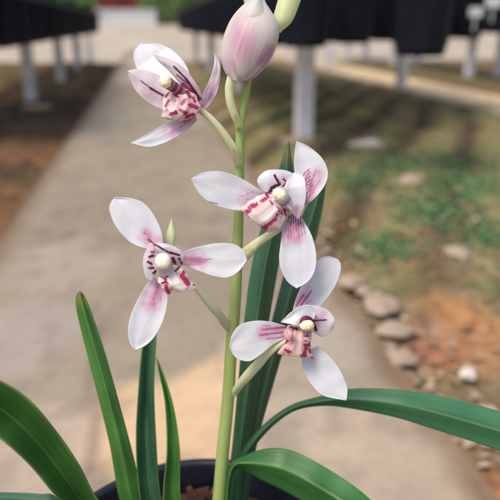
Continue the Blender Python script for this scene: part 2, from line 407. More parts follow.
def hedge(n0, n1, s0, s1, z0, z1, cnt, label, c1, c2, seed):
    rnd = random.Random(seed); h = empty('shrub', SN((s0+s1)/2, (n0+n1)/2, z0)); tag(h, label, 'shrub')
    mb = MB()
    def fn(r):
        t, u, v = r.random(), r.random(), r.random()**.7
        bulge = .55+.45*abs(math.sin((t*3.1+seed)*2.3))+.15*noise.noise(Vector((t*9, u*4, seed)))
        return SN(s0+(s1-s0)*(.5+(u-.5)*math.sqrt(max(0, 1-v*v*.7))), n0+(n1-n0)*(.5+(t-.5)*(1-.25*v*v)), z0+.15+(z1-z0-.15)*v*bulge), 0
    leaf_cloud(mb, fn, cnt, .09, c1, c2, rnd)
    mb.build('crown', M['hedge'], h, SN((s0+s1)/2, (n0+n1)/2, z0), col=True)
    for k in range(5):
        n = n0+(n1-n0)*(k+.5)/5; s = (s0+s1)/2; mb = MB()
        mb.tube([SN(s, n, z0-.02), SN(s+.05, n+.05, z0+.4), SN(s-.05, n-.1, z0+.9*(z1-z0)*.6)], [.04, .03, .01], 7)
        mb.build('trunk', M['bark'], h, SN((s0+s1)/2, (n0+n1)/2, z0))
hedge(wallpt(50)*1.06, wallpt(101)*1.06, 20.8, 22.2, .5, 2.4, 2600, 'bright green shrub left of the red building behind the white wall', (.10, .26, .04), (.34, .50, .16), 3)
hedge(wallpt(152)*1.06, wallpt(206)*1.06, 20.8, 22.2, .5, 2.3, 2600, 'bright green shrub right of the red building behind the white wall', (.09, .22, .04), (.30, .45, .14), 8)
hedge(wallpt(-110)*1.05, wallpt(46)*1.05, 20.8, 23, .5, 3, 5200, 'long dark green shrub beyond the left rack', (.04, .11, .03), (.10, .20, .06), 12)
hedge(wallpt(210)*1.05, wallpt(520)*1.05, 20.8, 23, .5, 3, 8000, 'long dark green shrub beyond the right racks', (.03, .09, .03), (.09, .17, .06), 17)

# ---------------------------------------------------------------- racks of black pots
def zc_to_s(zc, n):                 # distance along the path of a point at camera depth zc (ground) and lateral n
    # depth = p.y*CO + HC*SI ; p.y = PD.y*s + PN.y*n
    return ((zc-HC*SI)/CO - PN.y*n)/PD.y
NF = sn(G(297, 137))[1]             # front row of posts on the right
NL = sn(G(32, 100))[1]
N2 = sn(G(432, 95))[1]
N3 = sn(G(467, 75))[1]
RIMZ = .236
def rack(label, rows, s0, s1, zb, post_s, post_n, step=.205):
    """welded ring rack the pots hang in by their rims, on white posts"""
    nlo, nhi = min(rows)-.15, max(rows)+.15; z = zb+RIMZ
    pv = SN(s0, (nlo+nhi)/2, 0); t = empty('pot_rack', pv); tag(t, label, 'pot rack')
    mb = MB(); rs = sorted(rows)
    for n in [nlo]+[(a+b)/2 for a, b in zip(rs, rs[1:])]+[nhi]: mb.box((s0, n-.006, z-.013), (s1, n+.006, z-.001))
    k = s0
    while k < s1: mb.box((k-.004, nlo+.0062, z-.010), (k+.004, nhi-.0062, z-.003)); k += step
    mb.build('rail_frame', M['rail'], t, pv)
    for ps in post_s:
        for pn in post_n:
            mb = MB(); q = lambda x, y, zz, ps=ps, pn=pn: SN(ps+x, pn+y, zz)
            w_ = .039
            mb.box((-w_, -w_, -.03), (w_, w_, z-.014), q)
            o = mb.build('post', M['white'], t, pv)
            bv = o.modifiers.new('b', 'BEVEL'); bv.width = .008; bv.segments = 2
    return t
ZR = .425; ZL = .398; STEP = .205
sF = [sn(G(297, 137))[0]+2.13*k for k in range(0, 4)]
sL = [sn(G(32, 100))[0]+1.62*k for k in range(-1, 4)]
s3 = sn(G(467, 75))[0]
rowR = [NF-.13, NF+.19, NF+.51, NF+.83, NF+1.15]
rowL = [NL+.12, NL-.20, NL-.52]
rowF = [N3-.12, N3+.20]
R0 = zc_to_s(2.10, rowR[1])-.25; L0_ = 2.6; F0 = s3-2.2
rack('pot rack on white posts along the right side of the path', rowR, R0, 9.3, ZR, sF, (NF+.03, N2-.04))
rack('pot rack on white posts along the left side of the path', rowL, L0_, 9.3, ZL, sL, (NL,))
rack('pot rack beyond the pale side path on the far right', rowF, F0, 11, ZR, (s3-2.1, s3, s3+2.1, s3+4.2), (N3+.02, N3+.36))
# one nursery pot with soil and plant, then copies
def nursery_proto():
    t = empty('nursery_pot', (0, 0, 0))
    mb = MB(); H = .262
    mb.lathe([(.0005, .004), (.066, 0), (.072, .003), (.076, .02), (.088, .225), (.089, H-.028), (.098, H-.026), (.100, H), (.092, H), (.086, H-.03), (.084, .2), (.07, .02)], 28)
    for k in range(10):
        a = k*2*math.pi/10
        c_, s_ = math.cos(a), math.sin(a)
        mb.add([(c_*(r+e)-s_*wd, s_*(r+e)+c_*wd, z) for r, z in ((.0775, .03), (.0885, .22)) for e, wd in ((-.002, -.004), (.0025, 0), (-.002, .004))], [(0, 1, 4, 3), (1, 2, 5, 4)])
    mb.build('pot_body', M['black'], t, (0, 0, 0))
    mb = MB(); mb.lathe([(.0005, .23), (.04, .235), (.0835, .226)], 20); mb.build('potting_soil', M['potsoil'], t, (0, 0, 0))
    mb = MB(); rnd = random.Random(5)
    for k in range(15):
        a = rnd.uniform(0, 6.28); L_ = rnd.uniform(.16, .34); sp = rnd.uniform(.10, .75); wd = rnd.uniform(.007, .012)
        d = Vector((math.cos(a), math.sin(a), 0)); sd_ = Vector((-d.y, d.x, 0)); b0 = d*rnd.uniform(.0, .03)
        vs = []; cs = []
        for i in range(9):
            u = i/8; p = b0 + d*(L_*sp*u**1.5) + Vector((0, 0, .225 + L_*(u-.45*sp*u*u*u)))
            ww = wd*math.sin(math.pi*min(1, .12+u*.88))**.6+.0008
            vs += [p-sd_*ww, p+d*.002, p+sd_*ww]; cs += [mixc((.05, .14, .035), (.12, .24, .06), rnd.random()*.4+u*.4)]*3
        fs = [(i*3+j, i*3+j+1, i*3+j+4, i*3+j+3) for i in range(8) for j in (0, 1)]
        mb.add(vs, fs, True, cs)
    mb.build('foliage', M['weed'], t, (0, 0, 0), col=True)
    return t
proto = nursery_proto(); first = [True]
def copy_tree(o, parent=None):
    c = o.copy(); COL.objects.link(c); c.parent = parent
    for ch in o.children: copy_tree(ch, c)
    return c
rp = random.Random(11)
def put_pot(s, n, z, label, group, sc=1):
    if first[0]: o = proto; first[0] = False
    else: o = copy_tree(proto)
    p = SN(s, n, z); o.location = p; o.rotation_euler = (0, 0, rp.uniform(0, 6.28)); o.scale = (sc,)*3
    tag(o, label, 'plant pot', group); return o
def bay(s0, s): return s0+STEP*(max(0, math.floor((s-s0)/STEP))+.5)
big = put_pot(bay(R0, zc_to_s(2.14, rowR[1])), rowR[1]+.03, ZR-.022, 'large black nursery pot hanging lowest, alone at the near end of the right rack', 'pots on the right rack', 1.09)
for k, (n, zc) in enumerate(zip(rowR, (2.25, 2.8, 3.05, 3.35, 3.6))):
    s = bay(R0, zc_to_s(zc, n)); lim = (9.2, 9.2, 8, 6, 5)[k]
    while s < lim:
        put_pot(s+rp.uniform(-.003, .003), n+rp.uniform(-.008, .008), ZR+.001, 'leafy black nursery pot on the right rack, '+('row nearest the path', 'second row from the path', 'middle row', 'fourth row from the path', 'row farthest from the path')[k], 'pots on the right rack', rp.uniform(.98, 1.02)); s += STEP
for k, n in enumerate(rowL):
    s = bay(L0_, 3.0)
    while s < 9.2:
        put_pot(s+rp.uniform(-.003, .003), n+rp.uniform(-.008, .008), ZL+.001, 'leafy black nursery pot on the left rack, '+('row nearest the path', 'middle row', 'row farthest from the path')[k], 'pots on the left rack', rp.uniform(.98, 1.02)); s += STEP
for k, n in enumerate(rowF):
    s = bay(F0, F0+.1)
    while s < 10.8:
        put_pot(s+rp.uniform(-.003, .003), n, ZR+.001, 'black nursery pot on the rack beyond the side path, '+('front row', 'back row')[k], 'pots on the far right rack', rp.uniform(.98, 1.02)); s += STEP
def pot_tag(px, py, zc, w_, h_, label):
    c = U(px, py, zc); mb = MB()
    q = lambda a_, b_, z_: c + RT*a_ + Vector((0, 1, 0))*b_ + Vector((0, 0, 1))*z_
    mb.box((-w_/2, 0, -h_/2), (w_/2, .002, h_/2), q); mb.box((-.004, .0022, -h_/2-.08), (.004, .006, h_/2-.01), q)
    tag(mb.build('plant_tag', M['tag'], None, c), label, 'plant tag', 'white plant tags')
pot_tag(476, 12, 3.32, .075, .05, 'white plant tag in front of the black pots at the top right')
pot_tag(494, 2, 3.3, .09, .05, 'white plant tag cut by the top right corner of the photo')
pot_tag(63, 9, 5.4, .09, .09, 'white plant tag among the pots of the left rack')

# ---------------------------------------------------------------- stones, litter and weeds
def stone(px, py, wpx, hpx, mat, label, seed, group=None, hgt=.5):
    p = G(px, py); zc = (p-CAM).dot(FW); w_ = wpx/600*zc/2; dpt = w_*(hpx/wpx)*1.9
    mb = MB(); nu, nv = 18, 10; vs = []
    for i in range(nv+1):
        th = math.pi*i/nv
        for k in range(nu):
            ph = 2*math.pi*k/nu; d = Vector((math.sin(th)*math.cos(ph), math.sin(th)*math.sin(ph), math.cos(th)))
            r = 1+.42*noise.noise(d*1.3+Vector((seed, 0, 0)))+.16*noise.noise(d*3.4+Vector((0, seed, 0)))
            vs.append(p + Vector((d.x*w_*r, d.y*dpt*r, (d.z*w_*hgt*r)+w_*hgt*.15)))
    fs = [(i*nu+k, i*nu+(k+1) % nu, (i+1)*nu+(k+1) % nu, (i+1)*nu+k) for i in range(nv) for k in range(nu)]
    mb.add(vs, [f[::-1] for f in fs], True)
    tag(mb.build('stone', M[mat], None, p+Vector((0, 0, 0))), label, 'stone', group)
stone(380, 305, 36, 22, 'stone', 'broad pale stone at the path edge, farthest of the three large ones', 1, 'stones along the path edge', .3)
stone(394, 330, 34, 16, 'stone', 'long flat pale stone in the middle of the path edge stones', 2, 'stones along the path edge', .25)
stone(402, 358, 30, 15, 'stone', 'flat pale stone nearest to the camera on the path edge', 3, 'stones along the path edge', .3)
stone(350, 282, 26, 16, 'stone', 'brownish stone at the path edge behind the lower right flower', 4, 'stones along the path edge', .35)
stone(364, 291, 16, 12, 'stone', 'small stone wedged between the brownish stone and the broad pale edge stone', 14, 'stones along the path edge', .4)
stone(468, 374, 17, 10, 'stonew', 'small bright white stone on the orange soil', 5)
stone(458, 254, 26, 16, 'stone', 'pale stone lying in the green weeds of the right bed', 6)
stone(367, 146, 34, 9, 'stonew', 'flat cream stone on the painted shadow stripes', 7, None, .3)
stone(410, 182, 24, 10, 'stone', 'dull brown stone in the moss beyond the green weeds', 8)
stone(478, 223, 14, 12, 'stonew', 'small tan stone right of the green weeds', 9)
stone(300, 141, 34, 8, 'stone', 'dark flat stone at the foot of the near right post', 10, None, .25)
stone(38, 108, 30, 8, 'stone', 'flat stone at the foot of the nearest left post', 11, None, .2)
rl = random.Random(21)
def flakes(name, label, cat, n, gen, sz, cols, mat, curl=.4):
    mb = MB()
    for i in range(n):
        x, y, s, nn = gen(rl); z = bed_z(Vector((x, y, 0)), s, nn)
        a = rl.uniform(0, 6.28); L_ = sz*rl.uniform(.5, 1.3); W_ = L_*rl.uniform(.35, .6); c = rl.choice(cols); c = mixc(c, (.1, .07, .05), rl.random()*.5)
        d = Vector((math.cos(a), math.sin(a), rl.uniform(-.2, .3))).normalized(); e = Vector((-math.sin(a), math.cos(a), rl.uniform(-.3, .3)))
        p = Vector((x, y, z+.004+L_*.15)); up = Vector((0, 0, L_*curl))
        mb.add([p-d*L_, p-e*W_+up*.5-d*L_*.1, p+d*L_+up*.4, p+e*W_+up*.5, p], [(0, 1, 4), (1, 2, 4), (2, 3, 4), (3, 0, 4)], False, [c]*5)
    tag(mb.build(name, mat, col=True), label, cat, kind='stuff')
def gen_r(r):
    s = .2+5*r.random()**1.3; n = ER+.01+(2.03-ER-.03)*r.random()**1.2; p = SN(s, n); return p.x, p.y, s, n
def gen_l(r):
    s = .6+7*r.random()**1.3; n = EL-.01-2.5*r.random()**1.2; p = SN(s, n); return p.x, p.y, s, n
flakes('leaf_litter', 'brown and tan dry leaves scattered over the right bed', 'leaf litter', 1700, gen_r, .012, [lin(150, 108, 74), lin(174, 140, 108), lin(120, 78, 52), lin(196, 160, 120), lin(170, 96, 66)], M['litter'])
flakes('leaf_litter', 'rust brown dry leaves scattered over the left bed', 'leaf litter', 1300, gen_l, .018, [lin(130, 88, 58), lin(150, 110, 78), lin(96, 66, 46)], M['litter'])
def gen_e(r):
    s = .3+1.6*r.random(); n = ER+.004+abs(r.gauss(0, .05)); p = SN(s, n); return p.x, p.y, s, n
flakes('gravel', 'pale broken gravel along the right edge of the path', 'gravel', 420, gen_e, .012, [lin(190, 168, 142), lin(168, 146, 122), lin(206, 186, 160), lin(140, 112, 88)], M['litter'], .5)
def weeds(name, label, centres, n, sz, cols):
    mb = MB()
    for i in range(n):
        (x, y), r = rl.choice(centres); a = rl.uniform(0, 6.28); q = abs(rl.gauss(0, 1.0))*r
        x += math.cos(a)*q; y += math.sin(a)*q*1.4; s, nn = sn(Vector((x, y, 0)))
        if nn < ER+.01: continue
        z = bed_z(Vector((x, y, 0)), s, nn)
        for k in range(rl.randint(3, 6)):
            a = rl.uniform(0, 6.28); L_ = sz*rl.uniform(.5, 1.4); W_ = L_*.3; h = rl.uniform(.3, 1.1)*L_
            d = Vector((math.cos(a), math.sin(a), 0)); e = Vector((-d.y, d.x, 0)); p = Vector((x, y, z-.002)); c = rl.choice(cols)
            m = p+d*L_*.5+Vector((0, 0, h)); t = p+d*L_+Vector((0, 0, h*.8))
            mb.add([p, m-e*W_, m+Vector((0, 0, -.1*L_)), m+e*W_, t], [(0, 1, 2), (0, 2, 3), (1, 4, 2), (2, 4, 3)], True, [c]*5)
    tag(mb.build(name, M['weed'], col=True), label, 'weeds', kind='stuff')
weeds('ground_weeds', 'bright and dark green low weeds covering the middle of the right bed', [(gb(430, 212), .10), (gb(475, 188), .16), (gb(445, 160), .2), (gb(400, 165), .18), (gb(355, 180), .15), (gb(488, 240), .08), (gb(415, 100), .5), (gb(300, 110), .4), (gb(490, 120), .5), (gb(385, 245), .04)],
      3600, .011, [(.07, .19, .07), (.12, .25, .09), (.18, .26, .11), (.07, .14, .06), (.05, .19, .08), (.20, .20, .10)])

# ---------------------------------------------------------------- foreground pot
PC = Vector((-.026, .217, 0)); PR = .085; PZ = .250
pot = empty('orchid_pot', PC); tag(pot, 'glossy navy black round plastic pot the orchid grows in, at the bottom of the photo', 'plant pot')
mb = MB()
mb.lathe([(.0005, .006), (.052, .006), (.056, 0), (.060, .002), (.062, .012), (.078, PZ-.03), (.079, PZ-.020), (PR-.001, PZ-.018), (PR, PZ-.015), (PR, PZ-.002), (PR-.001, PZ), (PR-.004, PZ),
          (PR-.0052, PZ-.002), (PR-.006, PZ-.02), (.073, PZ-.06), (.055, .02)], 96, PC)
mb.build('pot_body', M['potmat'], pot, PC)
SZ = PZ-.017
mb = MB(); mb.lathe([(.0005, SZ-.002), (.03, SZ-.002), (.06, SZ-.003), (PR-.0065, SZ-.004)], 40, PC); mb.build('potting_soil', M['potsoil'], pot, PC)
mb = MB(); rb = random.Random(9)
for i in range(420):
    a = rb.uniform(0, 6.28); r = (PR-.012)*math.sqrt(rb.random()); s = rb.uniform(.0025, .0065)
    p = PC+Vector((math.cos(a)*r, math.sin(a)*r, SZ+rb.uniform(-.002, .0025)))
    A = Vector((rb.gauss(0, 1), rb.gauss(0, 1), rb.gauss(0, .4))).normalized(); B = A.cross(Vector((rb.gauss(0, 1), rb.gauss(0, 1), 1))).normalized(); C_ = A.cross(B)
    c = rb.choice([lin(104, 70, 52), lin(92, 60, 46), lin(122, 90, 68), lin(56, 40, 32), lin(84, 54, 42)])
    vs = [p+A*s*x*rb.uniform(.7, 1.2)+B*s*.7*y*rb.uniform(.7, 1.2)+C_*s*.4*z*rb.uniform(.7, 1.2) for z in (-1, 1) for y in (-1, 1) for x in (-1, 1)]
    mb.add(vs, [(0, 1, 3, 2), (4, 6, 7, 5), (0, 4, 5, 1), (2, 3, 7, 6), (0, 2, 6, 4), (1, 5, 7, 3)], False, [c]*8)
o = mb.build('bark_chips', M['bark'], pot, PC, col=True); o['kind'] = 'stuff'
bv = o.modifiers.new('b', 'BEVEL'); bv.width = .0007; bv.segments = 2

# ---------------------------------------------------------------- the orchid
BASE = Vector((-.019, .245, SZ))
plant = empty('orchid_plant', BASE)
tag(plant, 'orchid with four open white magenta-spotted flowers, buds and strap leaves in the navy pot', 'orchid')
def pigment(x, y, marks):
    c = [0., 0., 0.]
    jx = noise.noise(Vector((x*.38, y*.38, 1.3)))*1.4+noise.noise(Vector((x*1.3, y*1.3, 4.3)))*.9
    jy = noise.noise(Vector((x*.38, y*.38, 9.1)))*1.4+noise.noise(Vector((x*1.3, y*1.3, 7.7)))*.9
    for m in marks:
        ch, x0, y0, x1, y1, r = m[:6]; st = m[6] if len(m) > 6 else 1
        jf = min(1, r*.42)*(.4 if (x1-x0)**2+(y1-y0)**2 > 64 else 1)
        X, Y = x+jx*jf, y+jy*jf
        dx, dy = x1-x0, y1-y0; L2 = dx*dx+dy*dy
        t = 0 if L2 == 0 else max(0, min(1, ((X-x0)*dx+(Y-y0)*dy)/L2))
        d = math.hypot(X-x0-dx*t, Y-y0-dy*t)
        if ch == 1: r *= .78
        if ch == 2: a = st*sm(r, 0, d)
        else: a = st*sm(r+.45, r-.45, d*(1+.5*t if len(m) > 7 else 1))
        c[ch] = max(c[ch], a)
        if ch != 2 and r > 1: c[2] = max(c[2], .38*st*sm(r*2.2, r*.6, d))
    return c
def petal(name, parent, L, Rr, D, dd, cup, mat, marks=(), nu=84, nv=44, thick=.0003, fold=0, wave=.0003, shear=0, seed=0, ruf=0, piv=None):
    """organ surface between two measured edges; dd: depth offsets (mm) base to tip, cup (mm) at the edges"""
    a = cr([(*p, 0) for p in L], nu); b = cr([(*p, 0) for p in Rr], nu)
    if name == 'lip':
        rr_ = random.Random(seed); marks = list(marks)
        for k in range(26):
            i_ = int(rr_.uniform(.05, .95)*nu); f_ = rr_.uniform(.04, .3) if k % 2 else rr_.uniform(.7, .96)
            p_ = a[min(i_, nu-1)].lerp(b[min(i_, nu-1)], f_); q_ = rr_.uniform(.3, 1.6)
            marks.append((k % 5 == 0, p_.x, p_.y, p_.x+q_*.5, p_.y+q_, rr_.uniform(.4, .75), rr_.uniform(.5, .9)))
    if name == 'sepal' and not mat == 'bud': cup = -.3*cup; fold = .5
    elif name == 'petal': cup *= .5
    vs = []; cs = []; uv = []
    for i in range(nu):
        u = i/(nu-1); d0 = lerpl(dd, u)*.001; wf = (b[i]-a[i]).length
        wn_ = min(1, wf/14)
        for j in range(nv):
            v = 2*j/(nv-1)-1
            p = a[i].lerp(b[i], (v+1)/2)
            if ruf:
                e = abs(v)**3; q = noise.noise(Vector((u*7+seed, v*2, 5.5))); p = p+(b[i]-a[i]).normalized()*(v*e*ruf*q)
                if u > .75: p = p+Vector((0, 1, 0))*(ruf*1.3*(u-.75)*4*noise.noise(Vector((v*4, seed, 2.2))))
                # two raised crests along the lip
            ww = .5+.5*abs(v)
            d = D + d0 + wn_*.001*(cup*(v*v-.35) + fold*abs(v) + shear*v) + wave*ww*noise.noise(Vector((u*4+seed, v*1.5, seed*3.1)))*2
            if ruf: d -= .0007*(math.exp(-((v-.28)/.13)**2)+math.exp(-((v+.28)/.13)**2))*sm(.95, .5, u)
            vs.append(U(p.x, p.y, d)); uv.append((u, (v+1)/2)); cs.append(pigment(p.x, p.y, marks))
    fs = [(i*nv+j, i*nv+j+1, (i+1)*nv+j+1, (i+1)*nv+j) for i in range(nu-1) for j in range(nv-1)]
    mb = MB(); mb.add(vs, fs, True, cs, uv)
    o = mb.build(name, M[mat], parent, piv if piv is not None else BASE, col=True, uv=True)
    so_ = o.modifiers.new('s', 'SOLIDIFY'); so_.thickness = thick; so_.offset = 0
    return o
def px_tube(name, parent, pts, mat, n=16, m=40, cols=None, squash=1, piv=None):
    """pts: (x, y, depth, radius px)"""
    q = cr([(p[0], p[1], p[2]*1000) for p in pts], m)
    rr = [lerpl([p[3] for p in pts], i/(m-1)) for i in range(m)]
    P = [U(v.x, v.y, v.z/1000) for v in q]
    rad = [rr[i]/600*q[i].z/1000 for i in range(m)]
    mb = MB(); mb.tube(P, rad, n, [cols(i/(m-1)) for i in range(m)] if cols else None, squash)
    return mb.build(name, M[mat], parent, piv if piv is not None else BASE, col=True, uv=True)
def blob(name, parent, x, y, D, rx, ry, rz, mat, rot=0, bumpy=.03, piv=None):
    mb = MB(); nu, nv = 28, 18; vs = []; k = D/600; c = U(x, y, D); cr_, sr = math.cos(rot), math.sin(rot)
    for i in range(nv+1):
        th = math.pi*i/nv
        for j in range(nu):
            ph = 2*math.pi*j/nu; X, Y, Z = math.sin(th)*math.cos(ph), math.sin(th)*math.sin(ph), math.cos(th)
            r = 1+bumpy*noise.noise(Vector((X, Y, Z))*3)
            # two-lobed groove of the anther cap
            r -= .06*math.exp(-(X/.18)**2)*(1 if Z > 0 else 0)
            X, Y = X*rx*r, Y*ry*r; X, Y = X*cr_-Y*sr, X*sr+Y*cr_
            vs.append(c + RT*X*k + UP*Y*k - FW*Z*rz*k*r)
    mb.add(vs, [(i*nu+j, i*nu+(j+1) % nu, (i+1)*nu+(j+1) % nu, (i+1)*nu+j)[::-1] for i in range(nv) for j in range(nu)], True)
    return mb.build(name, M[mat], parent, piv if piv is not None else BASE, col=True, uv=True)

# --- flower stem
STEM = [(214, 560, .324, 7), (217, 520, .317, 6.8), (219.5, 495, .312, 6.6), (223, 450, .306, 6.4), (228, 400, .300, 6.2), (231.5, 345, .293, 6), (235.5, 300, .288, 5.8), (237.5, 250, .283, 5.5), (239, 200, .278, 5.2),
        (239.5, 160, .275, 5), (240.5, 124, .272, 4.8), (244.5, 100, .270, 4.4), (248.5, 76, .268, 3.9), (251, 40, .267, 3.6), (252, 4, .266, 3.3), (253, -30, .265, 3), (255, -60, .264, 2)]
px_tube('flower_stem', plant, STEM, 'stem', 20, 140)
def node_bract(x, y, D, x2, y2, w_, nm='bract'):
    petal(nm, plant, [(x-w_, y+6), (x-w_*.8, y), ((x+x2)/2-w_*.5, (y+y2)/2), (x2, y2)], [(x+w_, y+6), (x+w_, y), ((x+x2)/2+w_*.5, (y+y2)/2), (x2+.1, y2)], D, [0, -1, -1], 1.5, 'budgreen', nu=20, nv=10, wave=0)

def joint_bract(x, y, D, x2, y2, w_):
    dx, dy = x2-x, y2-y; L_ = math.hypot(dx, dy); nx, ny = -dy/L_*w_, dx/L_*w_
    q = lambda t, k: (x+dx*t+nx*k, y+dy*t+ny*k)
    petal('bract', plant, [q(-.2, -.3), q(.08, -.75), q(.35, -1), q(.7, -.6), q(1, 0)], [q(-.2, .3), q(.08, .75), q(.35, 1), q(.7, .6), (x2+.2, y2+.2)], D, [8, 1.5, -3.5, -8, -12], 1.6, 'budgreen', nu=24, nv=12, wave=.0001, seed=x)
joint_bract(238.5, 168, .2722, 233, 147, 3.6); joint_bract(239.5, 131, .2700, 235, 113, 3.4); joint_bract(229.5, 331, .2885, 211, 303, 3.7)
joint_bract(231.5, 397, .2955, 252, 367, 4.0); joint_bract(240, 262, .2785, 262, 241, 4.0)
# --- flower 1 (upper left)
D1 = .262
f1 = px_tube('flower', plant, [(240, 173, .279, 1.2), (239, 164, .2752, 3.0), (235, 151, .271, 4.0), (227.5, 139, .268, 3.9), (216, 124, .265, 3.5), (204, 113, .2635, 3.4), (195, 108, .2625, 3.2), (188, 104, .2625, 2.2)], 'pedicel', cols=lambda u: (0, 0, .8*sm(.7, 1, u)))
f1['label'] = 'uppermost open flower, facing left with a hooded dorsal petal'
petal('sepal', f1, [(176, 96), (156, 90), (141, 76), (134.5, 62), (134, 51), (139, 44.5)], [(190, 92), (189, 72), (180, 57), (166, 46.5), (150, 42.5), (139.2, 44.3)], D1+.004, [0, 8, 13, 15], 3, 'petal', [(2, 190, 90, 180, 70, 12, .4)], seed=1)
petal('sepal', f1, [(199, 108), (201.5, 98), (207.5, 85), (213, 69), (215, 55)], [(204, 110.5), (214, 99), (219, 84), (220.3, 66), (215.6, 54.8)], D1+.001, [0, 0, 2, 4], 2.2, 'petalp', [(2, 202, 108, 212, 92, 14, .8), (2, 218, 95, 219, 70, 4, .5)], shear=1.5, seed=2)
petal('sepal', f1, [(195, 114), (180, 118.5), (163, 125.5), (147, 134), (130.8, 142.4)], [(197, 120), (186, 131), (168, 141.5), (149, 147), (131, 143.2)], D1-.001, [0, -1, -2, -3], 2.5, 'petal', [(2, 194, 117, 172, 130, 15, .9), (0, 192, 118, 184, 122, 1.2, .7), (0, 190, 121, 180, 127, .7, .6)], seed=3)
petal('petal', f1, [(176, 112), (163, 110), (149, 103.5), (137, 92), (130.5, 80), (127.4, 71.2)], [(184, 92), (172, 83), (159, 75.5), (148, 71), (137, 69.2), (127.6, 70.8)], D1+.001, [1, 2, 1, 0], 2.4, 'petalp', [(1, 141, 81, 152, 89, .8, .9), (1, 150, 88, 163, 95.5, 1.5), (2, 168, 98, 150, 90, 12, .6)], seed=4)
petal('petal', f1, [(194, 108), (190, 98), (180, 84), (170, 72), (160, 62.5), (153.5, 54.8)], [(203, 104), (201, 93), (193.5, 80), (183.5, 68), (170, 59.3), (154, 54.3)], D1-.001, [1, -2, -4, -5], 2.6, 'petalp',
      [(1, 174, 66.5, 187, 80, 1.1), (1, 186, 79, 200, 99, 1.6), (1, 177, 75, 188, 84, 1.0, .9), (0, 183, 84, 192, 92, 2), (2, 198, 100, 186, 84, 11, .9), (1, 190, 90, 199, 101, .8)], seed=5)
petal('lip', f1, [(176, 88), (167, 94), (163, 103), (162.3, 112), (162.6, 117.3), (168, 119.4)], [(192, 90), (198, 100), (200.5, 107), (197, 114), (190.5, 118.5), (182, 121)], D1-.004, [1, -2, -3, -1], 3.2, 'lip',
      [(0, 179, 88, 182, 93, 1.8), (0, 187, 92, 190, 97, 2), (0, 171, 114, 176, 112, 1.8), (0, 180, 110, 186, 113, 2), (0, 166, 106, 169, 101, 1.5), (0, 190, 105, 196, 108, 2), (0, 185, 100, 182, 104, 1.6), (0, 178, 97, 175, 95, 1.3), (0, 193, 98, 195, 102, 1.4), (0, 186, 117, 193, 114, 1.4), (1, 166, 97, 170, 92, 1.4), (2, 180, 100, 195, 110, 16, .7)], seed=6, wave=.0006, nu=80, ruf=1.5)
px_tube('column', f1, [(192, 100, D1-.002, 3), (184, 94, D1-.004, 4.6), (176, 88.5, D1-.006, 5.6), (168, 83, D1-.009, 6)], 'column', cols=lambda u: (0, .9*(.5+.5*math.sin(u*26)), 0))
blob('anther_cap', f1, 165.5, 81.5, D1-.0108, 6.0, 6.8, 5, 'cap', .3, .09)

# --- flower 2 (upper right)
D2 = .264
f2 = px_tube('flower', plant, [(236.5, 262, .2845, 3), (241, 255, .2815, 4.4), (248, 249.5, .277, 4.5), (262, 239.5, .270, 4.1), (276, 230.5, .267, 3.8), (286, 222, .266, 3.4), (292, 214, .266, 2.5)], 'pedicel')
f2['label'] = 'open flower right of the stem with an upswept speckled sepal'
petal('sepal', f2, [(262, 208), (252, 211.5), (240, 210.8), (225, 208.5), (212, 203.8), (200, 194.5), (191.4, 180)], [(268, 192), (258, 188.5), (247, 181.5), (231, 174), (216, 171.2), (202, 172.8), (191.2, 179)], D2+.001, [0, -1, -3, -4], 3, 'petal',
      [(1, 209.5, 202.2, 217.5, 204, .75, .75), (0, 242, 196, 242.2, 196, .7, .6), (0, 247, 194, 248, 194, .7, .6), (0, 246, 199.5, 249, 199, .7, .6), (0, 251, 196.5, 253, 196, .6, .6), (0, 238, 200, 239, 200, .6, .5), (0, 252, 192, 253, 192.4, .6, .5), (2, 262, 200, 246, 197, 14, .5)], seed=11)
petal('sepal', f2, [(300, 205), (299, 190), (294.5, 170), (294.6, 154), (296.3, 141.5)], [(304, 206), (315, 198), (325, 185), (328, 172), (322, 158), (310, 147.5), (296.8, 141)], D2+.002, [-1, 1, 2, 3], 3.6, 'petal',
      [(0, 309.5 + .9*((k*7) % 5)-1.5*(k/22)*3, 196-k*1.35, 309.9 + .9*((k*7) % 5)-1.5*(k/22)*3, 195.2-k*1.35, .8, .8) for k in range(20)] +
      [(0, 303.5+((k*5) % 4)*.9, 200-k*2.0, 303.9+((k*5) % 4)*.9, 198.6-k*2.0, .8, .85) for k in range(14)] + [(0, 304, 203, 316, 170, .5, .7), (0, 305, 204, 320, 180, .5, .6), (0, 302, 202, 308, 172, .5, .7), (1, 303, 203, 305, 196, 1), (2, 304, 204, 316, 176, 13, .9)], seed=12)
petal('sepal', f2, [(289, 214), (283, 226), (280.8, 242), (279.2, 258), (281.5, 271), (287.5, 281.5), (296.4, 288.3)], [(299, 214), (307, 226), (313, 239), (316.3, 255), (315, 270), (308.5, 281), (297, 288.3)], D2+.001, [-1, -4, -5, -5], 3, 'petal',
      [(1, 289+k*2.3, 216, 288+k*2.5, 222+((k*5) % 3)*1.6, .65, .9) for k in range(6)] + [(0, 287+k*2.2, 222, 285+k*2.9, 232+((k*7) % 4)*2, .5, .75) for k in range(8)] + [(2, 294, 220, 293, 236, 16, 1), (2, 284, 245, 282, 232, 5, .7)], seed=13)
petal('petal', f2, [(292, 202), (280, 197), (268, 193), (260, 187.5), (257.2, 181)], [(300, 184), (296, 176), (288, 171.2), (278, 169.6), (267, 170.6), (260.5, 175), (257, 180)], D2-.003, [0, -2, -3, -2], 2.4, 'petal',
      [(1, 274.5, 175.5, 279.5, 184.5, 1.5), (1, 279, 184, 274, 187, 2), (1, 273, 187, 268.5, 193, 2), (1, 284, 179.5, 288, 183, 1.5), (1, 283, 186, 286, 183, 1.1), (2, 276, 188, 284, 180, 9, .7)], seed=14)
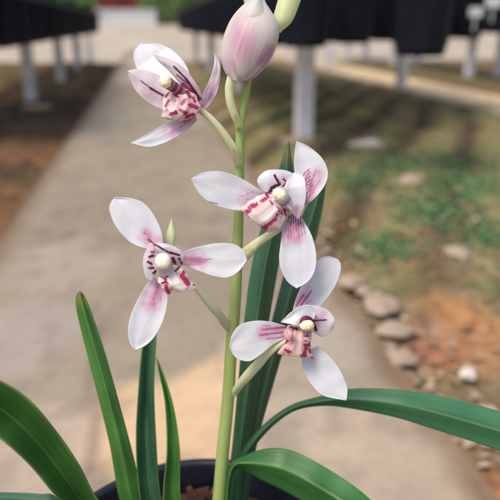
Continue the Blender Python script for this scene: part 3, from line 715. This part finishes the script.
petal('petal', f2, [(298, 219), (290.5, 211), (286, 203), (284.5, 192), (286, 182), (291, 174)], [(299, 219), (303.5, 208), (306, 196), (305.5, 184), (303, 176), (296, 172)], D2-.006, [1, -2, -3, 1], -2.6, 'petal', [(2, 299, 218, 296, 208, 8, .5)], seed=15)
petal('lip', f2, [(276, 190), (266, 192.5), (254, 199), (247, 203.5), (241, 208.8), (246, 214.5)], [(290, 204), (288.5, 212), (284.5, 221), (278.5, 229), (269, 232.5), (262, 228)], D2-.005, [1, -2, -4, -2], 3.5, 'lip',
      [(0, 248, 211.5, 251, 207, 2.4), (0, 251, 206, 256, 205, 1.9), (0, 257, 203, 254, 208, 1), (0, 263.5, 229, 268, 225, 2.4), (0, 268, 225, 275, 219.5, 2), (0, 274, 221, 277, 214, 1.4), (0, 262, 201, 266, 199, 1.8), (0, 268, 197, 266, 193.5, 1.4), (0, 270, 201, 272, 204, 1), (0, 279, 211, 282, 214, 1), (0, 284, 206, 285, 213, 1.3), (0, 277, 207, 279, 209, .8), (2, 262, 204, 254, 212, 8, .5), (2, 280, 214, 272, 226, 8, .5), (1, 284, 212, 286, 216, .9)], seed=16, wave=.0006, nu=80, ruf=1.5)
px_tube('column', f2, [(296, 212, D2-.001, 3.5), (290, 205, D2-.005, 6.5), (281, 196.5, D2-.009, 6.8)], 'petalp', cols=lambda u: (0, .6*(.5+.5*math.sin(u*18)), 0))
blob('anther_cap', f2, 279.5, 194.5, D2-.0105, 7.6, 6.4, 5, 'cap', -.5, .09)

# --- flower 3 (left)
D3 = .264
f3 = px_tube('flower', plant, [(234, 337, .298, 1.2), (231.5, 331, .293, 2.8), (228.5, 326, .2895, 4.0), (224.5, 320.5, .286, 4.5), (216, 311, .279, 3.8), (204, 297, .2725, 2.9), (193, 284, .268, 2.6), (178, 270, .266, 3)], 'pedicel')
f3['label'] = 'open flower left of the stem facing the camera with a round cream centre'
petal('sepal', f3, [(149, 249), (139, 246.5), (128, 240.5), (116, 226.5), (109.6, 211), (111, 202), (115, 197.8)], [(163, 245), (161.5, 232), (157, 220.5), (150.5, 210), (142, 202), (130, 198), (115.6, 197.4)], D3+.003, [0, 1, 1, 2], 2.6, 'petal',
      [(1, 144.2, 233.2, 144.8, 234, .75, .8), (0, 148, 240, 152, 244, 1), (1, 149, 239, 157, 247, .9, .85), (2, 156, 246, 146, 236, 12, 1), (2, 158, 240, 163, 243, 8, .8)], seed=21)
petal('sepal', f3, [(176, 256), (188, 250), (200, 246.5), (218, 243.2), (234, 244.3), (243, 250.5), (247, 259)], [(176, 262), (187, 266.5), (200, 271.5), (214, 276.3), (228, 277.6), (239, 271), (247, 260)], D3+.001, [0, -1, -2, -2], 2.6, 'petal',
      [(0, 180, 257+k*1.9, 201+((k*7) % 4)*3, 257.5+k*1.7, .5, .7) for k in range(5)] + [(2, 180, 259, 200, 261, 14, 1), (0, 188, 258.5, 212, 259, .5, .6)], seed=22)
petal('sepal', f3, [(152, 277), (145, 287), (137, 301), (130.5, 316), (128, 331), (129.5, 342), (135, 349.8)], [(166, 284), (168, 295), (166.5, 309), (162, 324), (154, 337.5), (145.5, 345.5), (135.6, 350)], D3+.001, [0, -2, -3, -3], 2.8, 'petal',
      [(2, 159, 284, 151, 304, 15, 1), (0, 158, 286, 153, 300, .7, .6), (0, 163, 290, 160, 302, .6, .5), (2, 150, 282, 142, 298, 7, .6)], seed=23)
petal('petal', f3, [(158, 262), (153, 280), (147, 279), (143.8, 270), (143.3, 258), (147.5, 247.5)], [(164, 258), (160, 252), (156, 247), (153, 244), (150.5, 243), (149, 244)], D3-.003, [1, -1, -2, -1], 3, 'petalp',
      [(1, 149, 257, 153, 256, 1.5), (1, 148.5, 262, 152, 264, 1.5), (1, 149.5, 268, 153, 268, 1.6), (1, 153, 273, 156, 271, 1.4), (1, 151, 252, 154, 252, 1), (1, 154, 245, 161, 252, .9), (2, 152, 250, 156, 246, 9, .9)], seed=24)
petal('petal', f3, [(163, 262), (158, 252), (155, 246), (158, 242.8)], [(178, 272), (183, 262), (184, 255), (178, 248.5), (168, 244.3), (158.5, 242.6)], D3-.004, [1, -2, -3, -2], 2.4, 'petalp',
      [(1, 155, 244.5, 171, 253.5, 1.1), (1, 170, 252.5, 179, 255, 1.5), (1, 173, 258, 175, 263, 2), (1, 179, 258, 182, 264, 1.2), (2, 176, 266, 174, 256, 8, .8)], seed=25)
petal('lip', f3, [(163, 272), (158, 279), (161, 286), (166.5, 292.5), (169, 294)], [(177, 263), (183, 270), (189.5, 279), (196.5, 287.3), (197, 288.5)], D3-.006, [2, 0, -2, -1], 3.0, 'lip',
      [(1, 162, 283.5, 166, 282, 1.1), (0, 166, 286, 169, 292.5, 1.7), (0, 165, 279, 168, 284, 1.2), (0, 182, 276, 188, 284, 2.6), (0, 183, 276, 184, 272, 1.8), (1, 193, 284.5, 193.5, 285, .9), (1, 175, 271, 180, 267, 1.5), (1, 164, 274, 167, 277, 1.6), (1, 185.5, 289, 187, 289, .8, .6), (2, 164, 280, 168, 292, 5, .5)], seed=26, wave=.0006, nu=80, ruf=1.5)
px_tube('column', f3, [(166, 277, D3-.000, 7), (166, 272, D3-.004, 8), (164, 266, D3-.008, 8.2), (163, 263, D3-.010, 6.8)], 'petalp', cols=lambda u: (0, .25*(.5+.5*math.sin(u*18)), 0))
blob('anther_cap', f3, 163, 261.2, D3-.0115, 8.0, 8.4, 5, 'cap2', .1)

petal('bract', f3, [(158, 262), (163, 246), (167, 232), (171.5, 219)], [(170, 262), (173.5, 246), (175, 232), (172.3, 219)], D3+.009, [0, 1, 3], 1.5, 'budgreen', nu=30, nv=12, seed=27)
# --- flower 4 (lower right)
D4 = .268
f4 = px_tube('flower', plant, [(228.5, 403, .306, 1.2), (231.5, 396.5, .301, 2.6), (235.5, 389.5, .2955, 4.2), (240, 384, .2915, 5.0), (248, 375, .284, 4.9), (260, 362, .276, 4), (272, 350, .271, 3.3), (290, 338, .270, 3)], 'pedicel')
f4['label'] = 'lowest open flower with a salmon pink spotted lip'
petal('sepal', f4, [(292, 318), (294, 305), (300, 289), (307, 275), (314, 264.5), (321, 258.3), (328, 256.3)], [(314, 314), (322, 304), (331, 293), (338, 280), (341, 268), (338.5, 260), (328.6, 256.2)], D4+.003, [0, 2, 4, 5], 2.6, 'petal',
      [(0, 297, 305, 303, 295, .9, .9), (0, 301, 305.5, 311, 291.5, .9, .9), (0, 296, 302, 298, 297, .6, .6), (0, 306, 304, 311, 300, .6, .5), (2, 299, 306, 307, 292, 11, .9)], seed=31)
petal('sepal', f4, [(286, 326), (271, 321.8), (255, 320.8), (240, 325), (232, 335), (229.7, 346)], [(286, 338), (274, 344), (263, 353), (251, 361), (240, 360), (233.5, 355), (229.8, 347)], D4+.001, [0, -2, -3, -3], 2.8, 'petal',
      [(0, 286, 327, 262, 329.5, .9, .8), (0, 285, 332, 260, 335, .9, .8), (0, 284, 337, 266, 339, .7, .7), (0, 270, 326, 262, 325.5, .6, .6), (2, 284, 331, 264, 333, 12, 1)], seed=32)
petal('sepal', f4, [(304, 352), (301.5, 360), (305, 374), (313.5, 387), (324, 396), (346, 400.3)], [(318, 346), (327, 354), (336, 364), (343, 376), (347.3, 389), (346.4, 400)], D4+.001, [0, -1, -2, -3], 2.6, 'petal', [(2, 310, 352, 312, 360, 8, .3)], seed=33)
petal('petal', f4, [(306, 327), (316, 334), (323, 336.5), (330.5, 332.5), (335, 323)], [(300, 314), (306, 307), (315, 305.5), (326, 309), (333, 316), (335.2, 322)], D4-.003, [0, 0, 1, 1], 2.6, 'petalp', [(1, 314, 320.5, 326, 320, 1.1), (1, 313, 321, 316, 330, 1.7), (1, 316, 318, 314, 313, 1, .7), (2, 317, 322, 322, 316, 9, .5)], seed=34)
petal('petal', f4, [(300, 327), (294, 325), (288, 323.5), (281, 322.2)], [(314.5, 318), (315.5, 309), (308, 305), (298, 307.3), (289.5, 313.5), (281.3, 321.6)], D4-.006, [-2, -3, -2, 0], -2.4, 'petal', [], seed=35)
petal('lip', f4, [(288, 325), (285, 333), (285, 342), (278, 353.5), (288, 352.5)], [(308, 328), (311.5, 334), (310, 344), (314.2, 358.8), (304, 354)], D4-.005, [1, -3, -3, 0], 3.5, 'salmon',
      [(0, 286, 343, 289, 340, 1.3), (0, 285.5, 350, 290, 352, 1.8), (0, 284.5, 340.5, 291, 339.5, 1.2), (0, 291, 335, 293, 331, 1.2), (1, 304, 336.3, 308, 336.3, 1.1), (1, 304, 341, 306.5, 341, .8), (0, 304.5, 345, 310, 345, 1.4), (0, 306, 348, 304, 355, 1.7), (0, 301, 355.5, 306, 355.3, 1.1), (1, 311, 357, 312.5, 357.5, .8), (0, 309, 349, 310, 353, 1), (1, 290, 327, 297, 329.5, 1.3), (2, 286, 342, 288, 334, 5, .8)], seed=36, wave=.0006, nu=80, ruf=1.5)
px_tube('lip_lobe', f4, [(288, 331, D4-.010, 2), (290.5, 334, D4-.012, 3), (289.5, 339, D4-.011, 3)], 'salmon', cols=lambda u: (0, 0, .3))
px_tube('column', f4, [(300, 316, D4-.001, 4), (304, 320, D4-.006, 6), (307, 323, D4-.009, 7)], 'column', cols=lambda u: (0, .9, 0))
blob('anther_cap', f4, 307, 325.5, D4-.0095, 7.4, 5.6, 4.5, 'cap3', .1, .09)

# --- pink bud
bud = empty('t', (0, 0, 0)); bpy.data.objects.remove(bud)
def loft(name, parent, L, Rr, D, mat, marks=(), zr=.85, nu=60, n=36):
    a = cr([(*p, 0) for p in L], nu); b = cr([(*p, 0) for p in Rr], nu); vs = []; cs = []; uv = []
    for i in range(nu):
        m = (a[i]+b[i])/2; h = (b[i]-a[i])/2
        for k in range(n):
            an = 2*math.pi*k/n; p = m+h*math.cos(an)
            ridge = 1+.035*math.cos(3*an+.6)
            vs.append(U(p.x, p.y, D-h.length*zr*ridge*math.sin(an)*D/600)); cs.append(pigment(p.x, p.y, marks)); uv.append((i/(nu-1), k/n*1.5))
    fs = [(i*n+k, i*n+(k+1) % n, (i+1)*n+(k+1) % n, (i+1)*n+k) for i in range(nu-1) for k in range(n)]
    fs += [tuple(range(n))[::-1], tuple((nu-1)*n+k for k in range(n))]
    mb = MB(); mb.add(vs, fs, True, cs, uv)
    return mb.build(name, M[mat], parent, BASE, col=True, uv=True)
fb = px_tube('flower_bud', plant, [(240.5, 134, .2735, 2.5), (239, 126, .2715, 3.6), (235, 116, .268, 4.1), (230.5, 103, .2655, 4.3), (229.3, 90, .264, 4.4), (231.5, 80, .263, 5), (235, 72, .262, 6)], 'pedicel', cols=lambda u: (0, 0, .0))
fb['label'] = 'plump pink and cream bud near the top of the stem'
loft('bud_body', fb, [(230, 79), (225, 71), (221.8, 57), (223, 41), (230, 23), (241, 9), (256, -3)], [(243, 82), (253, 78.5), (266, 65), (275, 49), (279.2, 34), (276.5, 20), (262, -3)], D1+.001, 'bud',
     [(2, 244, 50, 240, 34, 24, .8), (2, 262, 60, 270, 50, 10, .9), (1, 246, 77, 262, 60, 2, .25)])
petal('sepal', fb, [(230, 79), (224.6, 71), (221.3, 57), (222.5, 41), (229.5, 22), (240, 8), (255, -3.5)], [(241, 83.5), (246, 72), (256, 60), (265, 50), (271, 36), (270, 18), (261, -3.5)], D1-.0055, [3.5, .5, -.5, .5, 3.5], 4.8, 'bud',
      [(2, 240, 60, 246, 32, 26, .85), (0, 243, 79, 257, 60, .8, .35), (0, 257, 60, 268, 46, .6, .25)], seed=41, wave=.0001)
petal('sepal', fb, [(242, 82.5), (248, 74), (258, 62), (267, 51), (274, 37)], [(243, 83), (253, 79), (266.5, 65.5), (275.5, 50), (278.5, 36)], D1-.002, [1.5, 0, 0, 2], -.8, 'bud', [(2, 245, 80, 268, 56, 12, 1), (0, 246, 80, 268, 57, 6, .35), (0, 244, 81, 268, 55, 1.3, .6)], seed=42, wave=.0001, nu=40, nv=16)
# --- two greenish buds cut by the top of the photo
gbud = px_tube('flower_bud', plant, [(252.5, -22, .2652, 3), (258, -8, .268, 3.5), (266, 12, .271, 3.5), (274, 26, .272, 3.8), (281, 29, .271, 4)], 'pedicel')
gbud['label'] = 'pale green bud leaning right at the very top'
loft('bud_body', gbud, [(276.5, 31), (273, 20), (275.5, 8), (280, -6), (287, -22), (297, -34)], [(281, 32), (292, 21.5), (299.5, 4), (304, -10), (305, -24), (298, -34)], .270, 'budgreen', [(2, 298, -10, 300, -20, 10, .4)])
g2 = px_tube('flower_bud', plant, [(254.5, -52, .2642, 2.5), (250, -40, .263, 3), (247, -28, .262, 3)], 'pedicel')
g2['label'] = 'small pale green bud tip above the pink bud'
loft('bud_body', g2, [(245, 8), (243, -4), (242, -16), (245, -29)], [(252, 9), (255, -3), (254, -16), (249, -29)], .2625+.006, 'budgreen', nu=30)

# --- leaves
def leaf(L, Rr, dd, mat, fold=0, cup=0, label=None, seed=0, shear=0, wave=.0006, thick=.0006):
    o = petal('leaf', plant, L, Rr, 0, [d*1000 for d in dd], cup, mat, nu=90, nv=22, thick=thick, fold=fold, wave=wave, shear=shear, seed=seed)
    if label: o['label'] = label
    return o
leaf([(172, 580), (120, 552), (62, 502), (30, 465), (0, 438), (-40, 408), (-90, 380), (-140, 362)], [(200, 562), (140, 545), (98, 500), (79, 465), (55, 430), (28, 399), (0, 381), (-45, 360), (-95, 352), (-140, 361)],
     [.315, .300, .272, .255, .24, .228, .218, .212], 'leafA', fold=-11, cup=-1, seed=51, label='broad glossy leaf arching out at the left edge')
leaf([(163, 575), (140, 545), (121, 503), (109, 440), (93, 375), (79, 320), (76, 298), (80, 291)], [(182, 570), (163, 545), (143, 500), (135, 462), (121, 410), (104, 350), (88, 303), (80.5, 291)],
     [.320, .315, .308, .300, .295, .292, .290], 'leafA', fold=3, seed=52, label='tall bright leaf with a rounded tip left of the flowers')
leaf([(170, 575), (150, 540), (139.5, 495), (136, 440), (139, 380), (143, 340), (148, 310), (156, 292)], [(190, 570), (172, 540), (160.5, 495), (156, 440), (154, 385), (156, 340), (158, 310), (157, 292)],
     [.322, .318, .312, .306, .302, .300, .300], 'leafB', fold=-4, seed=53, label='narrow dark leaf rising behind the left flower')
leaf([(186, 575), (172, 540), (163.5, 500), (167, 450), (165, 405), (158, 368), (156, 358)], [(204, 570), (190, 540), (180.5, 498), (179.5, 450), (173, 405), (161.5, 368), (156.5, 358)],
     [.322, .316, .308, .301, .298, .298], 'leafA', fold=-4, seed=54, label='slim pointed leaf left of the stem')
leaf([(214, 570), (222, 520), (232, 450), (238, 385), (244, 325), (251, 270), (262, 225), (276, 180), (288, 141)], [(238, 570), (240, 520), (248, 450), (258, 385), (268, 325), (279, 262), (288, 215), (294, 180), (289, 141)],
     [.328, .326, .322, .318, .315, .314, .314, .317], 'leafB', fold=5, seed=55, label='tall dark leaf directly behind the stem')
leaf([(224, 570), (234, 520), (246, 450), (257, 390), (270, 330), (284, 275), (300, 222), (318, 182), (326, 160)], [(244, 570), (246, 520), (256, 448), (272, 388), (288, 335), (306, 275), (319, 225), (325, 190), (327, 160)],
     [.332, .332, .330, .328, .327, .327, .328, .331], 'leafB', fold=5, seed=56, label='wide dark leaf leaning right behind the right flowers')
leaf([(228, 575), (231, 530), (232.5, 490), (236, 463), (250, 440), (270, 419.5), (293, 404.5), (322, 396), (350, 389), (395, 389.5), (440, 396), (500, 411.5), (550, 430), (600, 452), (640, 475)],
     [(238, 575), (240, 530), (240.5, 490), (243, 468), (254, 447), (273, 425.5), (296, 410), (325, 405.5), (352, 408.5), (395, 417), (440, 431), (500, 450), (550, 465), (600, 472), (640, 476)],
     [.326, .322, .317, .312, .306, .300, .296, .290, .284, .278], 'leafC', fold=4, cup=-1, seed=57, label='long leaf arching right across the photo')
leaf([(222, 580), (223, 540), (224, 495), (230, 466), (246, 455.5), (268, 448.5), (292, 450.5), (320, 464), (350, 483), (372, 501), (400, 530), (420, 560)], [(236, 580), (232, 540), (230, 500), (234, 470), (245, 471), (262, 480), (285, 491), (310, 505), (335, 520), (365, 540), (395, 556), (420, 561)],
     [.316, .312, .306, .298, .290, .284, .278, .274, .270], 'leafE', fold=7, cup=-1, seed=58, label='short broad leaf bending down at the lower right')
leaf([(190, 590), (120, 560), (60, 500), (40, 494), (0, 492.5), (-40, 494), (-90, 502)], [(190, 600), (120, 580), (60, 520), (38, 512), (0, 508), (-40, 506), (-90, 503)],
     [.300, .29, .285, .28, .275, .27], 'leafB', fold=2, seed=59, label='dark leaf edge lying along the bottom left corner')
# short sheaths round the stem foot
for k, (a, b) in enumerate([((208, 590), (212, 520)), ((222, 590), (226, 525)), ((196, 590), (192, 535))]):
    petal('sheath', plant, [(a[0]-9, a[1]), (a[0]-8, (a[1]+b[1])/2), b], [(a[0]+9, a[1]), (a[0]+8, (a[1]+b[1])/2), (b[0]+.3, b[1])], .314, [0, -2, 0], 5, 'stem', nu=20, nv=12)
